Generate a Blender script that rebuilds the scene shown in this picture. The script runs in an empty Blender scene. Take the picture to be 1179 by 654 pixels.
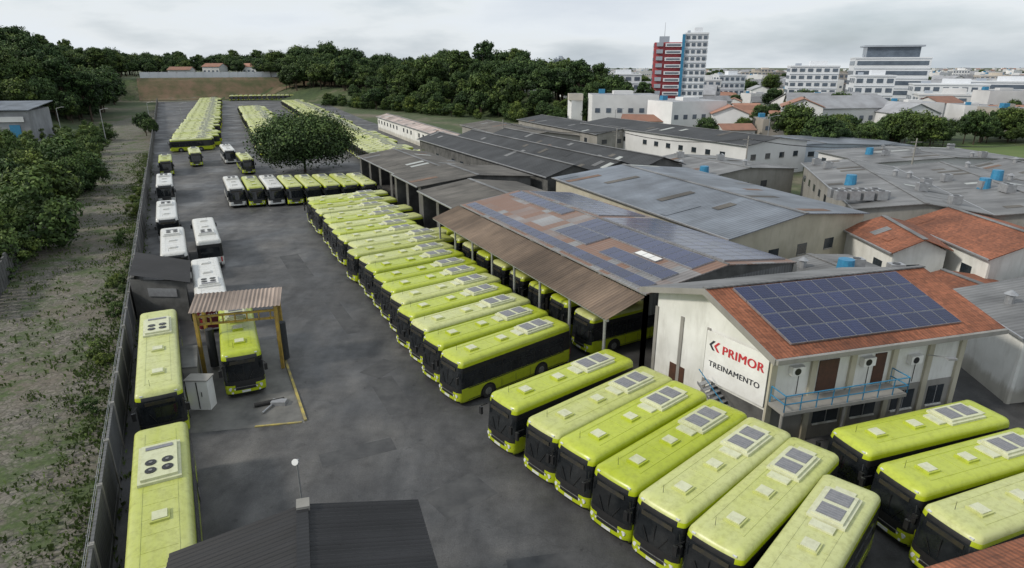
import bpy, math, random
from mathutils import Vector, Matrix
random.seed(7)
R=random.Random(11)
scene=bpy.context.scene
D=bpy.data
# ------------------------------------------------------------ materials
def _base(name):
    m=D.materials.new(name); m.use_nodes=True
    nt=m.node_tree; b=nt.nodes['Principled BSDF']; return m,nt,b
def N(nt,t,**k):
    n=nt.nodes.new(t)
    for a,v in k.items():
        if a in n.inputs.keys(): n.inputs[a].default_value=v
        else: setattr(n,a,v)
    return n
def ramp(nt,fac,stops):
    r=nt.nodes.new('ShaderNodeValToRGB'); nt.links.new(fac,r.inputs[0])
    e=r.color_ramp.elements
    while len(e)<len(stops): e.new(.5)
    for i,(p,c) in enumerate(stops):
        e[i].position=p; e[i].color=(*c,1) if len(c)==3 else c
    return r.outputs[0]
def mixc(nt,fac,a,b,mode='MIX'):
    m=nt.nodes.new('ShaderNodeMix'); m.data_type='RGBA'; m.blend_type=mode
    for s,v in ((m.inputs[0],fac),(m.inputs[6],a),(m.inputs[7],b)):
        if hasattr(v,'is_linked'): nt.links.new(v,s)
        elif isinstance(v,(int,float)): s.default_value=v
        else: s.default_value=(*v,1)
    return m.outputs[2]
def M(name,c1,c2=None,scale=1.,rough=.8,metal=0.,bump=0.,coord='Object',rand=0.,detail=6,lo=.35,hi=.65,spec=.5):
    m,nt,b=_base(name); c2=c2 or tuple(x*.8 for x in c1)
    tc=N(nt,'ShaderNodeTexCoord')
    no=N(nt,'ShaderNodeTexNoise'); no.inputs['Scale'].default_value=scale; no.inputs['Detail'].default_value=detail; no.inputs['Roughness'].default_value=.65
    nt.links.new(tc.outputs[coord],no.inputs['Vector'])
    col=ramp(nt,no.outputs[0],[(lo,c1),(hi,c2)])
    if rand:
        oi=N(nt,'ShaderNodeObjectInfo')
        v=ramp(nt,oi.outputs['Random'],[(0,(1-rand,)*3),(1,(1+rand*.3,)*3)])
        col=mixc(nt,1.,col,v,'MULTIPLY')
    nt.links.new(col,b.inputs['Base Color'])
    b.inputs['Roughness'].default_value=rough; b.inputs['Metallic'].default_value=metal
    b.inputs['Specular IOR Level'].default_value=spec
    if bump:
        bp=N(nt,'ShaderNodeBump'); bp.inputs['Strength'].default_value=bump; bp.inputs['Distance'].default_value=.05
        nt.links.new(no.outputs[0],bp.inputs['Height']); nt.links.new(bp.outputs[0],b.inputs['Normal'])
    return m
def wallmat(name,c,stain,amt=.55):
    m,nt,b=_base(name); tc=N(nt,'ShaderNodeTexCoord'); O=tc.outputs['Object']
    mp=N(nt,'ShaderNodeMapping'); mp.inputs['Scale'].default_value=(1.3,1.3,.3); nt.links.new(O,mp.inputs[0])
    a=N(nt,'ShaderNodeTexNoise'); a.inputs['Scale'].default_value=1; a.inputs['Detail'].default_value=9; a.inputs['Roughness'].default_value=.7; nt.links.new(mp.outputs[0],a.inputs['Vector'])
    f=ramp(nt,a.outputs[0],[(.48,(0,0,0)),(.82,(amt,)*3)]); col=mixc(nt,f,c,stain)
    a2=N(nt,'ShaderNodeTexNoise'); a2.inputs['Scale'].default_value=.5; a2.inputs['Detail'].default_value=6; nt.links.new(O,a2.inputs['Vector'])
    col=mixc(nt,1.,col,ramp(nt,a2.outputs[0],[(.3,(.82,.82,.8)),(.65,(1.04,1.04,1.04))]),'MULTIPLY')
    s=N(nt,'ShaderNodeSeparateXYZ'); nt.links.new(O,s.inputs[0]); ad=N(nt,'ShaderNodeMath',operation='MULTIPLY_ADD'); nt.links.new(a.outputs[0],ad.inputs[0]); ad.inputs[1].default_value=-1.5; nt.links.new(s.outputs[2],ad.inputs[2])
    g=ramp(nt,ad.outputs[0],[(0,(.6,.57,.52)),(.45,(1,1,1))]); col=mixc(nt,.8,col,g,'MULTIPLY')
    nt.links.new(col,b.inputs['Base Color']); b.inputs['Roughness'].default_value=.88
    return m
def corr(name,c1,c2,rib=.25,scale=.35,rough=.6,metal=0.,strength=.6,tile=0.,streak=1.,patch=None):
    m,nt,b=_base(name)
    tc=N(nt,'ShaderNodeTexCoord'); uv=tc.outputs['UV']
    mp=N(nt,'ShaderNodeMapping'); mp.inputs['Scale'].default_value=(scale*3*streak,scale*.7,1); nt.links.new(uv,mp.inputs[0])
    no=N(nt,'ShaderNodeTexNoise'); no.inputs['Scale'].default_value=1; no.inputs['Detail'].default_value=8; no.inputs['Roughness'].default_value=.7
    nt.links.new(mp.outputs[0],no.inputs['Vector'])
    col=ramp(nt,no.outputs[0],[(.3,c1),(.7,c2)])
    n2=N(nt,'ShaderNodeTexNoise'); n2.inputs['Scale'].default_value=.22; n2.inputs['Detail'].default_value=4
    nt.links.new(tc.outputs['Object'],n2.inputs['Vector'])
    dk=ramp(nt,n2.outputs[0],[(.35,(.62,.62,.62)),(.65,(1.15,1.15,1.15))])
    col=mixc(nt,1.,col,dk,'MULTIPLY')
    sx=N(nt,'ShaderNodeTexBrick'); sx.offset=.0; sx.inputs['Scale'].default_value=1
    if patch:
        sx.inputs['Brick Width'].default_value=1.1; sx.inputs['Row Height'].default_value=2.4; sx.inputs['Mortar Size'].default_value=.02
        sx.inputs['Color1'].default_value=(0,0,0,1); sx.inputs['Color2'].default_value=(1,1,1,1); sx.inputs['Mortar'].default_value=(.3,.3,.3,1); sx.inputs['Bias'].default_value=.0
        nt.links.new(uv,sx.inputs['Vector'])
        f=ramp(nt,sx.outputs[0],[(.12,(.0,.0,.0)),(.5,(.9,.9,.9))])
        col=mixc(nt,f,col,patch)
    elif not tile:
        sx.inputs['Brick Width'].default_value=1.05; sx.inputs['Row Height'].default_value=3.1; sx.inputs['Mortar Size'].default_value=.0
        sx.inputs['Color1'].default_value=(.8,.8,.8,1); sx.inputs['Color2'].default_value=(1.12,1.12,1.12,1)
        nt.links.new(uv,sx.inputs['Vector']); col=mixc(nt,.8,col,sx.outputs[0],'MULTIPLY')
    wv=N(nt,'ShaderNodeTexWave'); wv.bands_direction='X'; wv.inputs['Scale'].default_value=.314/rib
    nt.links.new(uv,wv.inputs['Vector'])
    h=wv.outputs['Fac']
    shade=ramp(nt,h,[(0,(.72,.72,.72)),(.6,(1.05,1.05,1.05))])
    col=mixc(nt,.7,col,shade,'MULTIPLY')
    if tile:
        w2=N(nt,'ShaderNodeTexWave'); w2.bands_direction='Y'; w2.wave_profile='SAW'; w2.inputs['Scale'].default_value=.314/tile
        nt.links.new(uv,w2.inputs['Vector'])
        s2=ramp(nt,w2.outputs['Fac'],[(0,(.6,.6,.6)),(.2,(1,1,1))]); col=mixc(nt,.8,col,s2,'MULTIPLY')
        br=N(nt,'ShaderNodeTexVoronoi'); br.inputs['Scale'].default_value=4; nt.links.new(uv,br.inputs['Vector'])
        s3=ramp(nt,br.outputs['Color'],[(0,(.62,.62,.62)),(1,(1.2,1.2,1.2))]); col=mixc(nt,1.,col,s3,'MULTIPLY')
    nt.links.new(col,b.inputs['Base Color'])
    b.inputs['Roughness'].default_value=rough; b.inputs['Metallic'].default_value=metal
    bp=N(nt,'ShaderNodeBump'); bp.inputs['Strength'].default_value=strength; bp.inputs['Distance'].default_value=.04
    nt.links.new(h,bp.inputs['Height']); nt.links.new(bp.outputs[0],b.inputs['Normal'])
    return m
def paint(name,c,dust,amt,rough=.35,rnd=.12,grime=.5):
    m,nt,b=_base(name)
    tc=N(nt,'ShaderNodeTexCoord'); oi=N(nt,'ShaderNodeObjectInfo')
    ad=N(nt,'ShaderNodeVectorMath',operation='MULTIPLY_ADD')
    nt.links.new(oi.outputs['Random'],ad.inputs[0]); ad.inputs[1].default_value=(50,50,50); nt.links.new(tc.outputs['Object'],ad.inputs[2])
    mp=N(nt,'ShaderNodeMapping'); mp.inputs['Scale'].default_value=(.16,.8,1.2); nt.links.new(ad.outputs[0],mp.inputs[0])
    no=N(nt,'ShaderNodeTexNoise'); no.inputs['Scale'].default_value=1.3; no.inputs['Detail'].default_value=7; no.inputs['Roughness'].default_value=.6
    nt.links.new(mp.outputs[0],no.inputs['Vector'])
    f=ramp(nt,no.outputs[0],[(.3,(0,0,0)),(.75,(amt*.7,)*3)])
    f2=ramp(nt,oi.outputs['Random'],[(0,(0,0,0)),(1,(amt,)*3)])
    f=mixc(nt,1.,f,f2,'SCREEN')
    col=mixc(nt,f,c,dust)
    v=ramp(nt,oi.outputs['Random'],[(0,(1-rnd,)*3),(.5,(1,1,1)),(1,(1-rnd*.6,)*3)]); col=mixc(nt,1.,col,v,'MULTIPLY')
    n2=N(nt,'ShaderNodeTexNoise'); n2.inputs['Scale'].default_value=3.5; n2.inputs['Detail'].default_value=8; n2.inputs['Roughness'].default_value=.7; nt.links.new(ad.outputs[0],n2.inputs['Vector'])
    g=ramp(nt,n2.outputs[0],[(.32,(.62,.60,.52)),(.54,(1,1,1))]); col=mixc(nt,grime,col,g,'MULTIPLY')
    nt.links.new(col,b.inputs['Base Color']); b.inputs['Roughness'].default_value=rough
    return m
P_LIME=paint('lime_paint',(.42,.51,.008),(.37,.40,.05),.3,.18,grime=.35)
P_ROOF=paint('lime_roof',(.42,.50,.018),(.49,.53,.12),.45,.3)
P_ROOFP=paint('pale_roof',(.44,.49,.06),(.57,.58,.33),.8,.36,grime=.6)
P_WHITE=paint('white_paint',(.68,.68,.66),(.5,.48,.42),.3,.3)
P_GREEN=paint('green_paint',(.02,.3,.18),(.2,.3,.2),.2,.3)
P_RED=paint('maroon_paint',(.12,.015,.025),(.15,.05,.05),.3,.3)
P_AC=paint('ac_housing',(.60,.62,.38),(.60,.60,.48),.5,.45)
GLASS=M('bus_glass',(.008,.01,.012),(.025,.028,.03),1.2,.05,rand=.3)
GLASS2=M('bus_glass_light',(.03,.035,.035),(.06,.06,.055),1.2,.08,rand=.3)
BLACK=M('black_trim',(.012,.012,.013),(.02,.02,.02),3,.4)
RUBBER=M('rubber',(.02,.02,.02),(.035,.033,.03),5,.85)
HUB=M('wheel_hub',(.25,.25,.24),(.12,.12,.11),8,.5,.3)
GRILLE=M('ac_grille',(.16,.165,.18),(.22,.22,.23),3,.55)
SLAT=M('ac_slat',(.2,.205,.22),(.26,.26,.27),3,.5)
LAMP=M('headlamp',(.7,.72,.72),(.5,.5,.5),6,.12)
WHITEW=wallmat('white_render',(.72,.72,.69),(.34,.32,.28))
BEIGE=wallmat('beige_render',(.45,.42,.33),(.24,.22,.18))
GREYC=wallmat('concrete',(.28,.27,.25),(.12,.115,.10))
DARKC=M('stained_concrete',(.13,.13,.125),(.06,.06,.058),.7,.9,bump=.3,detail=10)
WALLM=corr('boundary_sheet',(.17,.175,.18),(.10,.10,.10),.3,.4,.75)
TILE=corr('clay_tile',(.36,.125,.06),(.22,.085,.048),.22,.6,.85,tile=.38)
METALR=corr('grey_sheet_roof',(.20,.225,.26),(.13,.145,.17),.4,.2,.45,.2)
METALR2=corr('dull_sheet_roof',(.24,.24,.24),(.13,.13,.13),.4,.2,.6)
FIBRE=corr('fibre_cement_roof',(.17,.155,.135),(.075,.07,.062),.35,.3,.85)
DARKR=corr('tarred_roof',(.05,.052,.055),(.028,.029,.031),.5,.3,.7)
BLACKR=corr('black_corrugated',(.022,.022,.024),(.012,.012,.013),.18,.5,.55,strength=.3)
BROWNR=corr('rusty_canopy',(.235,.17,.12),(.12,.088,.066),.3,.4,.8,strength=.9)
MAINR=corr('patched_roof',(.22,.22,.225),(.30,.30,.30),.35,.25,.6,patch=(.21,.115,.075))
PINKR=corr('old_tile_roof',(.42,.3,.26),(.5,.46,.43),.4,.3,.8)
SKYL=M('fibreglass_sheet',(.42,.44,.42),(.3,.31,.29),.8,.5)
RUSTS=M('rusty_sheet',(.2,.12,.08),(.12,.08,.06),1.2,.85)
PANEL,nt,b=_base('solar_panel')
tc=N(nt,'ShaderNodeTexCoord'); bk=N(nt,'ShaderNodeTexBrick'); bk.offset=0; bk.inputs['Scale'].default_value=1
bk.inputs['Brick Width'].default_value=.165; bk.inputs['Row Height'].default_value=.165; bk.inputs['Mortar Size'].default_value=.006
bk.inputs['Color1'].default_value=(.013,.019,.06,1); bk.inputs['Color2'].default_value=(.018,.026,.075,1); bk.inputs['Mortar'].default_value=(.07,.08,.14,1)
nt.links.new(tc.outputs['UV'],bk.inputs['Vector']); 
ng=N(nt,'ShaderNodeNewGeometry'); vv_=ramp(nt,ng.outputs['Random Per Island'],[(0,(.8,.8,.8)),(1,(1.3,1.3,1.3))])
nt.links.new(mixc(nt,1.,bk.outputs[0],vv_,'MULTIPLY'),b.inputs['Base Color']); b.inputs['Roughness'].default_value=.16
FRAME=M('alu_frame',(.4,.42,.45),(.3,.3,.32),5,.4,.6)
WINB=M('window_glass',(.03,.04,.05),(.015,.02,.025),.6,.1)
WOOD=M('brown_door',(.09,.04,.025),(.06,.03,.02),3,.6)
BLUEP=M('blue_paint',(.03,.22,.38),(.03,.16,.3),3,.5)
YELP=M('yellow_paint',(.42,.28,.04),(.22,.15,.05),2,.6)
LINEY=M('yellow_line',(.45,.36,.08),(.18,.16,.1),1.5,.8,detail=10)
REDP=M('red_paint',(.5,.03,.035),(.4,.03,.03),3,.6)
SIGNW=M('banner_white',(.78,.78,.76),(.66,.65,.62),.8,.6)
TXTR=M('sign_red',(.5,.03,.04),(.45,.03,.04),3,.6)
TXTK=M('sign_black',(.03,.035,.045),(.02,.02,.03),3,.6)
STEEL=M('galv_steel',(.4,.41,.42),(.3,.3,.31),3,.4,.5)
TOWW=M('tower_white',(.68,.70,.73),(.6,.62,.65),.1,.7)
TOWR=M('tower_red',(.42,.07,.08),(.35,.06,.07),.1,.7)
TOWG=M('tower_grey',(.36,.4,.45),(.3,.33,.38),.1,.7)
WINC=M('city_windows',(.12,.15,.19),(.07,.09,.12),.2,.2)  # city colours set lighter, distance haze put into the base colour
TANW=M('city_wall',(.52,.47,.4),(.38,.35,.32),.1,.85,rand=.5)
CITYW=M('city_white',(.70,.70,.70),(.55,.55,.55),.1,.85,rand=.3)
CITYT=M('city_tile',(.38,.19,.13),(.27,.15,.11),.3,.9,rand=.4)
CITYG=M('city_grey_roof',(.34,.35,.37),(.22,.22,.23),.2,.8,rand=.5)
BARK=M('bark',(.09,.065,.045),(.05,.038,.028),4,.9,bump=.4)
BROWNE=M('bare_earth',(.17,.11,.07),(.07,.075,.03),.12,.95,bump=.3,detail=10)
def leaf(n,c):
    m,nt,b=_base(n); g=N(nt,'ShaderNodeNewGeometry'); 
    v=ramp(nt,g.outputs['Random Per Island'],[(0,tuple(x*.6 for x in c)),(1,tuple(x*1.35 for x in c))])
    oi=N(nt,'ShaderNodeObjectInfo'); w=ramp(nt,oi.outputs['Random'],[(0,(.6,.7,.65)),(.5,(1,1,1)),(1,(1.4,1.2,.85))])
    nt.links.new(mixc(nt,1.,v,w,'MULTIPLY'),b.inputs['Base Color']); b.inputs['Roughness'].default_value=.65
    b.inputs['Specular IOR Level'].default_value=.25
    return m
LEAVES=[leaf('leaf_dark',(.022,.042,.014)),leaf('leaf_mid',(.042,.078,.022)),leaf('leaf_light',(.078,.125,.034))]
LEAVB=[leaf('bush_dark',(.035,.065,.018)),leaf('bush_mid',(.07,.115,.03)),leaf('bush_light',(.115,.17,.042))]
GRASSM=leaf('weed_leaf',(.10,.14,.04))
# ------------------------------------------------------------ mesh builder
class MB:
    def __init__(s): s.v=[];s.f=[];s.m=[];s.uv=[];s.sl=[];s.sm=[]
    def mi(s,mat):
        if mat not in s.sl: s.sl.append(mat)
        return s.sl.index(mat)
    def face(s,pts,mat,uv=None,smooth=False):
        i=len(s.v); pts=[Vector(p) for p in pts]; s.v+=pts; s.f.append(list(range(i,i+len(pts)))); s.m.append(s.mi(mat)); s.sm.append(smooth)
        if uv is None:
            if len(pts)==4:
                w=(pts[1]-pts[0]).length; uv=[(0,0),(w,0),((pts[2]-pts[3]).length,(pts[2]-pts[1]).length),(0,(pts[3]-pts[0]).length)]
            else: uv=[(p.x,p.y) for p in pts]
        s.uv.append(uv)
    def obox(s,o,ax,ay,az,mat,top=None):
        o,ax,ay,az=map(Vector,(o,ax,ay,az)); p=lambda i,j,k:o+ax*i+ay*j+az*k
        s.face([p(0,0,0),p(0,1,0),p(1,1,0),p(1,0,0)],mat)
        s.face([p(0,0,1),p(1,0,1),p(1,1,1),p(0,1,1)],top or mat)
        s.face([p(0,0,0),p(1,0,0),p(1,0,1),p(0,0,1)],mat); s.face([p(1,0,0),p(1,1,0),p(1,1,1),p(1,0,1)],mat)
        s.face([p(1,1,0),p(0,1,0),p(0,1,1),p(1,1,1)],mat); s.face([p(0,1,0),p(0,0,0),p(0,0,1),p(0,1,1)],mat)
    def box(s,c,sz,mat,top=None):
        c=Vector(c); h=Vector(sz)/2; s.obox(c-h,(sz[0],0,0),(0,sz[1],0),(0,0,sz[2]),mat,top)
    def cyl(s,p0,p1,r0,r1,mat,n=8,cap=None):
        p0,p1=Vector(p0),Vector(p1); d=(p1-p0).normalized(); u=d.orthogonal().normalized(); w=d.cross(u)
        a=[p0+(u*math.cos(t)+w*math.sin(t))*r0 for t in [2*math.pi*k/n for k in range(n)]]
        b=[p1+(u*math.cos(t)+w*math.sin(t))*r1 for t in [2*math.pi*k/n for k in range(n)]]
        for k in range(n): s.face([a[k],a[(k+1)%n],b[(k+1)%n],b[k]],mat,smooth=True)
        s.face(b,cap or mat); s.face(a[::-1],cap or mat)
    def ribbed(s,p00,p10,p11,p01,mat,rib=.2,amp=.03):
        p00,p10,p11,p01=map(Vector,(p00,p10,p11,p01)); L=(p10-p00).length; n=max(2,int(L/rib)*4)
        V=(p01-p00).length; prev=None
        for i in range(n+1):
            t=i/n; z=Vector((0,0,amp*math.sin(t*n*math.pi/2)))
            a=p00.lerp(p10,t)+z; b=p01.lerp(p11,t)+z
            if prev: s.face([prev[0],a,b,prev[1]],mat,uv=[(prev[2],0),(t*L,0),(t*L,V),(prev[2],V)],smooth=False)
            prev=(a,b,t*L)
    def slab(s,p00,p10,p11,p01,mat,th=.08,under=None):
        P=[Vector(p) for p in (p00,p10,p11,p01)]; dz=Vector((0,0,-th)); s.face(P,mat)
        Q=[p+dz for p in P]; s.face(Q[::-1],under or mat)
        for i in range(4): j=(i+1)%4; s.face([Q[i],Q[j],P[j],P[i]],under or mat)
    def build(s,name,loc=None,ang=0,parent=None,link=True):
        me=D.meshes.new(name); me.from_pydata([tuple(v) for v in s.v],[],s.f)
        for m in s.sl: me.materials.append(m)
        me.polygons.foreach_set('material_index',s.m); me.polygons.foreach_set('use_smooth',s.sm)
        ul=me.uv_layers.new(name='UVMap'); flat=[]
        for u in s.uv:
            for c in u: flat+=[c[0],c[1]]
        ul.data.foreach_set('uv',flat); me.update()
        if not link: return me
        return put(me,name,loc or (0,0,0),ang,parent)
def put(me,name,loc,ang=0,parent=None,scale=None):
    o=D.objects.new(name,me); scene.collection.objects.link(o); o.location=loc; o.rotation_euler=(0,0,ang)
    if scale: o.scale=scale if hasattr(scale,'__len__') else (scale,)*3
    if parent: o.parent=parent
    return o
M_DEST=M('destination_glass',(.03,.03,.03),(.05,.045,.03),4,.15)
# ------------------------------------------------------------ bus
def bus_mesh(L,low,roof,ac=1,accent=None,rearpanel=None,W=2.42,housing=None,seed=1):
    b=MB(); w=W/2; housing=housing or P_AC; rr_=random.Random(seed)
    zs=[.28,.42,.62,.98,1.24,2.30,2.64,2.84,2.97,3.05,3.09,3.115]
    ins=[.04,.0,0,0,0,.01,.02,.035,.075,.15,.26,.5]
    fl=[.06,0,0,.015,.04,.15,.20,.26,.33,.43,.56,.8]
    rl=[.05,0,0,0,.01,.04,.06,.08,.12,.19,.3,.5]
    r=.30
    nwin=int((L-1.5)/1.3); step=(L-1.5)/nwin
    xs=[]
    for i in range(nwin):
        x0=.75+i*step; xs+= [(x0+.04,'win'),(x0+step-.04,'pil')]
    loop=[]; tg=[]
    for i in range(7):
        y=(w-r)*(1-2*i/6); loop.append((.1*(y/w)**2,y)); tg.append('front')
    tg[-1]='fc1'
    cx=.1+r
    for i in range(1,5):
        t=math.pi/2*i/4; loop.append((cx-r*math.cos(t),-(w-r)-r*math.sin(t))); tg.append('fc%d'%(i+1))
    tg[-1]='win'
    for x,k in xs: loop.append((x,-w)); tg.append(k)
    tg[-1]='pil'
    for i in range(5):
        t=math.pi/2*i/4; loop.append((L-r+r*math.sin(t),-(w-r)-r*math.cos(t))); tg.append('rc')
    tg[-1]='rear'
    for i in range(1,5): loop.append((L,-(w-r)*(1-2*i/4))); tg.append('rear')
    tg[-1]='rc'
    for i in range(1,5):
        t=math.pi/2*i/4; loop.append((L-r+r*math.cos(t),(w-r)+r*math.sin(t))); tg.append('rc')
    tg[-1]='pil'
    for j,(x,k) in enumerate(xs[::-1]): loop.append((x,w)); tg.append('win' if k=='pil' else 'pil')
    tg[-1]='win'
    for i in range(4):
        t=math.pi/2*(1-i/4); loop.append((cx-r*math.cos(t),(w-r)+r*math.sin(t))); tg.append('fc%d'%(4-i))
    n=len(loop); rows=[]
    for k,z in enumerate(zs):
        row=[]
        for (x,y) in loop:
            f=max(0,1-x/.9); q=max(0,1-(L-x)/.9)
            row.append(Vector((x+fl[k]*f-rl[k]*q, y*(1-ins[k]/w), z)))
        rows.append(row)
    base=len(b.v)
    for row in rows: b.v+=row
    for k in range(len(zs)-1):
        for j in range(n):
            t=tg[j]; j2=(j+1)%n; x=(loop[j][0]+loop[j2][0])/2; y=loop[j][1]+loop[j2][1]
            m=low
            if k>=7: m=roof
            if t=='front' or t in('fc1','fc2'):
                if k==0: m=BLACK
                elif k==1 : m=low
                elif k==2: m=low if t!='front' or abs(y)>1.0 else BLACK
                elif k==3: m=BLACK
                elif k==4: m=GLASS
                elif k==5: m=GLASS
                elif k==6 and t=='front': m=BLACK
            elif t in('fc3','fc4','fc5'):
                if k in(4,5): m=GLASS if k==4 else BLACK
                if k==3 and t=='fc3': m=BLACK
            elif t=='win':
                if k==4: m=GLASS if rr_.random()<.8 else GLASS2
                if k==5: m=BLACK
                if y>0 and (x<1.6 or abs(x-L*.52)<.7) and 1<=k<=4: m=GLASS
            elif t=='pil':
                if k in(4,5): m=BLACK
            elif t=='rc':
                if k in(4,5): m=BLACK
            elif t=='rear':
                if k==4 : m=GLASS
                if k==5: m=BLACK
                if k in(1,): m=BLACK
            if accent and m is low and t in('win','pil','rc','rear') and 1<=k<=3: m=accent
            if rearpanel and t in('rear','rc') and 1<=k<=6: m=rearpanel
            i0=base+k*n
            b.f.append([i0+j,i0+j2,i0+n+j2,i0+n+j]); b.m.append(b.mi(m)); b.sm.append(k>=5 or t.startswith('fc') or t=='rc')
            b.uv.append([(0,0),(1,0),(1,1),(0,1)])
    i0=base+(len(zs)-1)*n
    b.f.append([i0+j for j in range(n)]); b.m.append(b.mi(roof)); b.sm.append(False); b.uv.append([(0,0)]*n)
    b.f.append([base+j for j in range(n)][::-1]); b.m.append(b.mi(BLACK)); b.sm.append(False); b.uv.append([(0,0)]*n)
    for x in (2.35,L-2.9):
        for sgn in (-1,1):
            yo=sgn*(w+.012)
            pts=[(x+.62*math.cos(t),yo,.44+.62*math.sin(t)) for t in [math.pi*k/10 for k in range(11)]]
            pts=[(x+.62,yo,.29)]+pts+[(x-.62,yo,.29)]
            b.face(pts if sgn<0 else pts[::-1],BLACK)
            b.cyl((x,sgn*(w-.28),.48),(x,sgn*(w+.03),.48),.48,.46,RUBBER,18)
            b.cyl((x,sgn*(w+.02),.48),(x,sgn*(w+.045),.48),.27,.24,HUB,12)
    for sgn in (-1,1):
        b.cyl((.14,sgn*.88,.74),(.055,sgn*.88,.74),.13,.12,LAMP,12)
        b.cyl((.12,sgn*.62,.72),(.03,sgn*.62,.72),.09,.08,LAMP,10)
        b.cyl((.12,sgn*.8,.48),(.04,sgn*.8,.48),.08,.07,LAMP,8)
        b.box((-.12,sgn*1.32,2.02),(.12,.2,.44),BLACK)
        b.obox((.12,sgn*1.1,2.42),(-.26,sgn*.22,-.16),(.05,0,0),(0,0,.06),BLACK)
        b.obox((.03,sgn*.25-.02,1.26),(.07,sgn*.35,.62),(0,.03,0),(-.02,0,.02),BLACK)
        b.box((L+.01,sgn*.98,.95),(.04,.14,.5),REDP)
        b.box((.34,sgn*.85,2.93),(.07,.16,.05),LAMP)
        for x in (4.0,5.3,L-1.6): b.box((x,sgn*(w+.003),.7),(.9,.012,.4),low)
        for x in (3.45,4.65,5.9): 
            if x<L-3.6: b.box((x,sgn*(w+.004),.68),(.018,.014,.66),BLACK)
    b.box((-.005,0,.52),(.03,.5,.14),LAMP)
    b.box((.01,0,.82),(.03,1.5,.03),HUB)
    b.box((.07,0,1.77),(.02,.03,1.0),BLACK)
    b.box((.165,0,2.46),(.03,1.5,.2),M_DEST)
    for sgn in(-1,1):
        b.box((L/2,sgn*(w+.008),1.2),(L-1.6,.016,.05),BLACK)
        b.box((L/2,sgn*(w+.004),.40),(L-1.6,.014,.04),BLACK)
        for i in range(nwin):
            x0=.75+i*step
            b.box((x0+step/2,sgn*(w+.002),1.95),(step-.16,.02,.025),BLACK)
    for y in (-.66,.66): b.box((L*.5+.2,y,3.12),(L-2.2,.03,.02),roof)
    for x in range(1,int(L)-1): b.box((x+.4,0,3.117),(.025,1.4,.012),roof)
    for x in (L*.2,L*.45):
        b.box((x,0,3.16),(.70,.70,.09),roof); b.box((x,0,3.22),(.55,.55,.05),housing)
    b.cyl((1.1,.4,3.1),(1.1,.4,3.5),.012,.008,BLACK,5)
    x0=L*.62; l=2.3 if L<13 else 3.1
    if ac==1:
        b.obox((x0,-.72,3.10),(l,0,0),(0,1.44,0),(0,0,.14),housing)
        b.obox((x0+.1,-.6,3.24),(l-.2,0,0),(0,1.2,0),(0,0,.1),housing)
        for i in (0,1):
            xa=x0+.2+i*(l/2-.1); wa=l/2-.34
            b.obox((xa,-.46,3.34),(wa,0,0),(0,.92,0),(0,0,.025),GRILLE)
            for q in range(5): b.box((xa+wa*(q+.5)/5,0,3.37),(.045,.86,.02),SLAT)
        b.box((x0-.32,0,3.15),(.45,.9,.1),housing)
        b.box((x0+l+.22,0,3.14),(.35,.8,.08),housing)
    else:
        b.obox((x0,-.85,3.10),(l,0,0),(0,1.7,0),(0,0,.14),housing)
        b.obox((x0+.15,-.72,3.24),(l-.3,0,0),(0,1.44,0),(0,0,.12),housing)
        for i in (0,1):
            for y in (-.33,.33):
                b.cyl((x0+.75+i*.65,y,3.35),(x0+.75+i*.65,y,3.39),.23,.23,BLACK,14)
                b.cyl((x0+.75+i*.65,y,3.39),(x0+.75+i*.65,y,3.41),.08,.08,HUB,8)
        b.box((x0+l*.84,0,3.38),(.25,1.1,.03),GRILLE)
    return b.build('bus_mesh',link=False)
BUS=bus_mesh(9.8,P_LIME,P_ROOF,1,seed=3)
BUSP=bus_mesh(9.8,P_LIME,P_ROOFP,1,seed=4)
BUS12=bus_mesh(11.4,P_LIME,P_ROOFP,1,seed=5)
BUSL=bus_mesh(14.2,P_LIME,P_ROOFP,2)
BUSW=bus_mesh(12.0,P_WHITE,P_WHITE,2,housing=P_WHITE)
BUSWR=bus_mesh(12.0,P_WHITE,P_WHITE,2,accent=P_RED,rearpanel=P_RED,housing=P_WHITE)
BUSG=bus_mesh(12.0,P_WHITE,P_WHITE,2,accent=P_GREEN,housing=P_WHITE)
def bus(me,x,y,deg,z=0.005):
    return put(me,'bus',(x,y,z),math.radians(deg))
for me,x,y,dg in [(BUS,-.8,29.5,38.5),(BUSP,1.2,26.9,40),(BUS,2.7,25.0,40.8),(BUS,4.2,22.85,41),(BUSP,5.8,20.9,42),(BUSP,7.4,18.9,43.5),(BUSP,8.1,15.6,47)]:
    bus(me,x,y,dg)
for me,x,y,dg in [(BUS,15.9,25.8,18.5),(BUS,16.6,22.9,19.5),(BUSP,17.0,20.1,21)]: bus(me,x,y,dg)
nB=20
for i in range(nB):
    t=i/(nB-1); x=-4.3+(-28+4.3)*t; y=34.8+(83.9-34.8)*t
    bus(R.choice([BUS,BUS,BUSP]) if i<9 else R.choice([BUS,BUS12,BUSP]),x+R.uniform(-.3,.3),y+R.uniform(-.12,.12),39.5-7*t+R.uniform(-.8,.8))
for i in range(9):
    bus(R.choice([BUS,BUSP]),4.9-1.62*i,42.1+3.1*i,31)
LA=117.9
bus(BUSL,-11.0,14.8,LA); bus(BUSL,-19.4,30.4,LA+.3)
bus(BUS,-16.9,35.4,115)
rb=bus(BUSWR,-23.4-.468*12,45.9+.884*12,LA+180-.5)
bus(BUSW,-31.3-.468*12,62.4+.884*12,LA+180)
bus(BUSW,-32.4,57.5,LA); bus(BUSG,-40.9,72.5,LA); bus(BUSW,-53,95,LA); bus(BUSP,-66.5,121,LA)
bus(BUSP,-66.5,133,LA); bus(BUS12,-51.5,123,LA); bus(BUSW,-61,137,LA)
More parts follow.
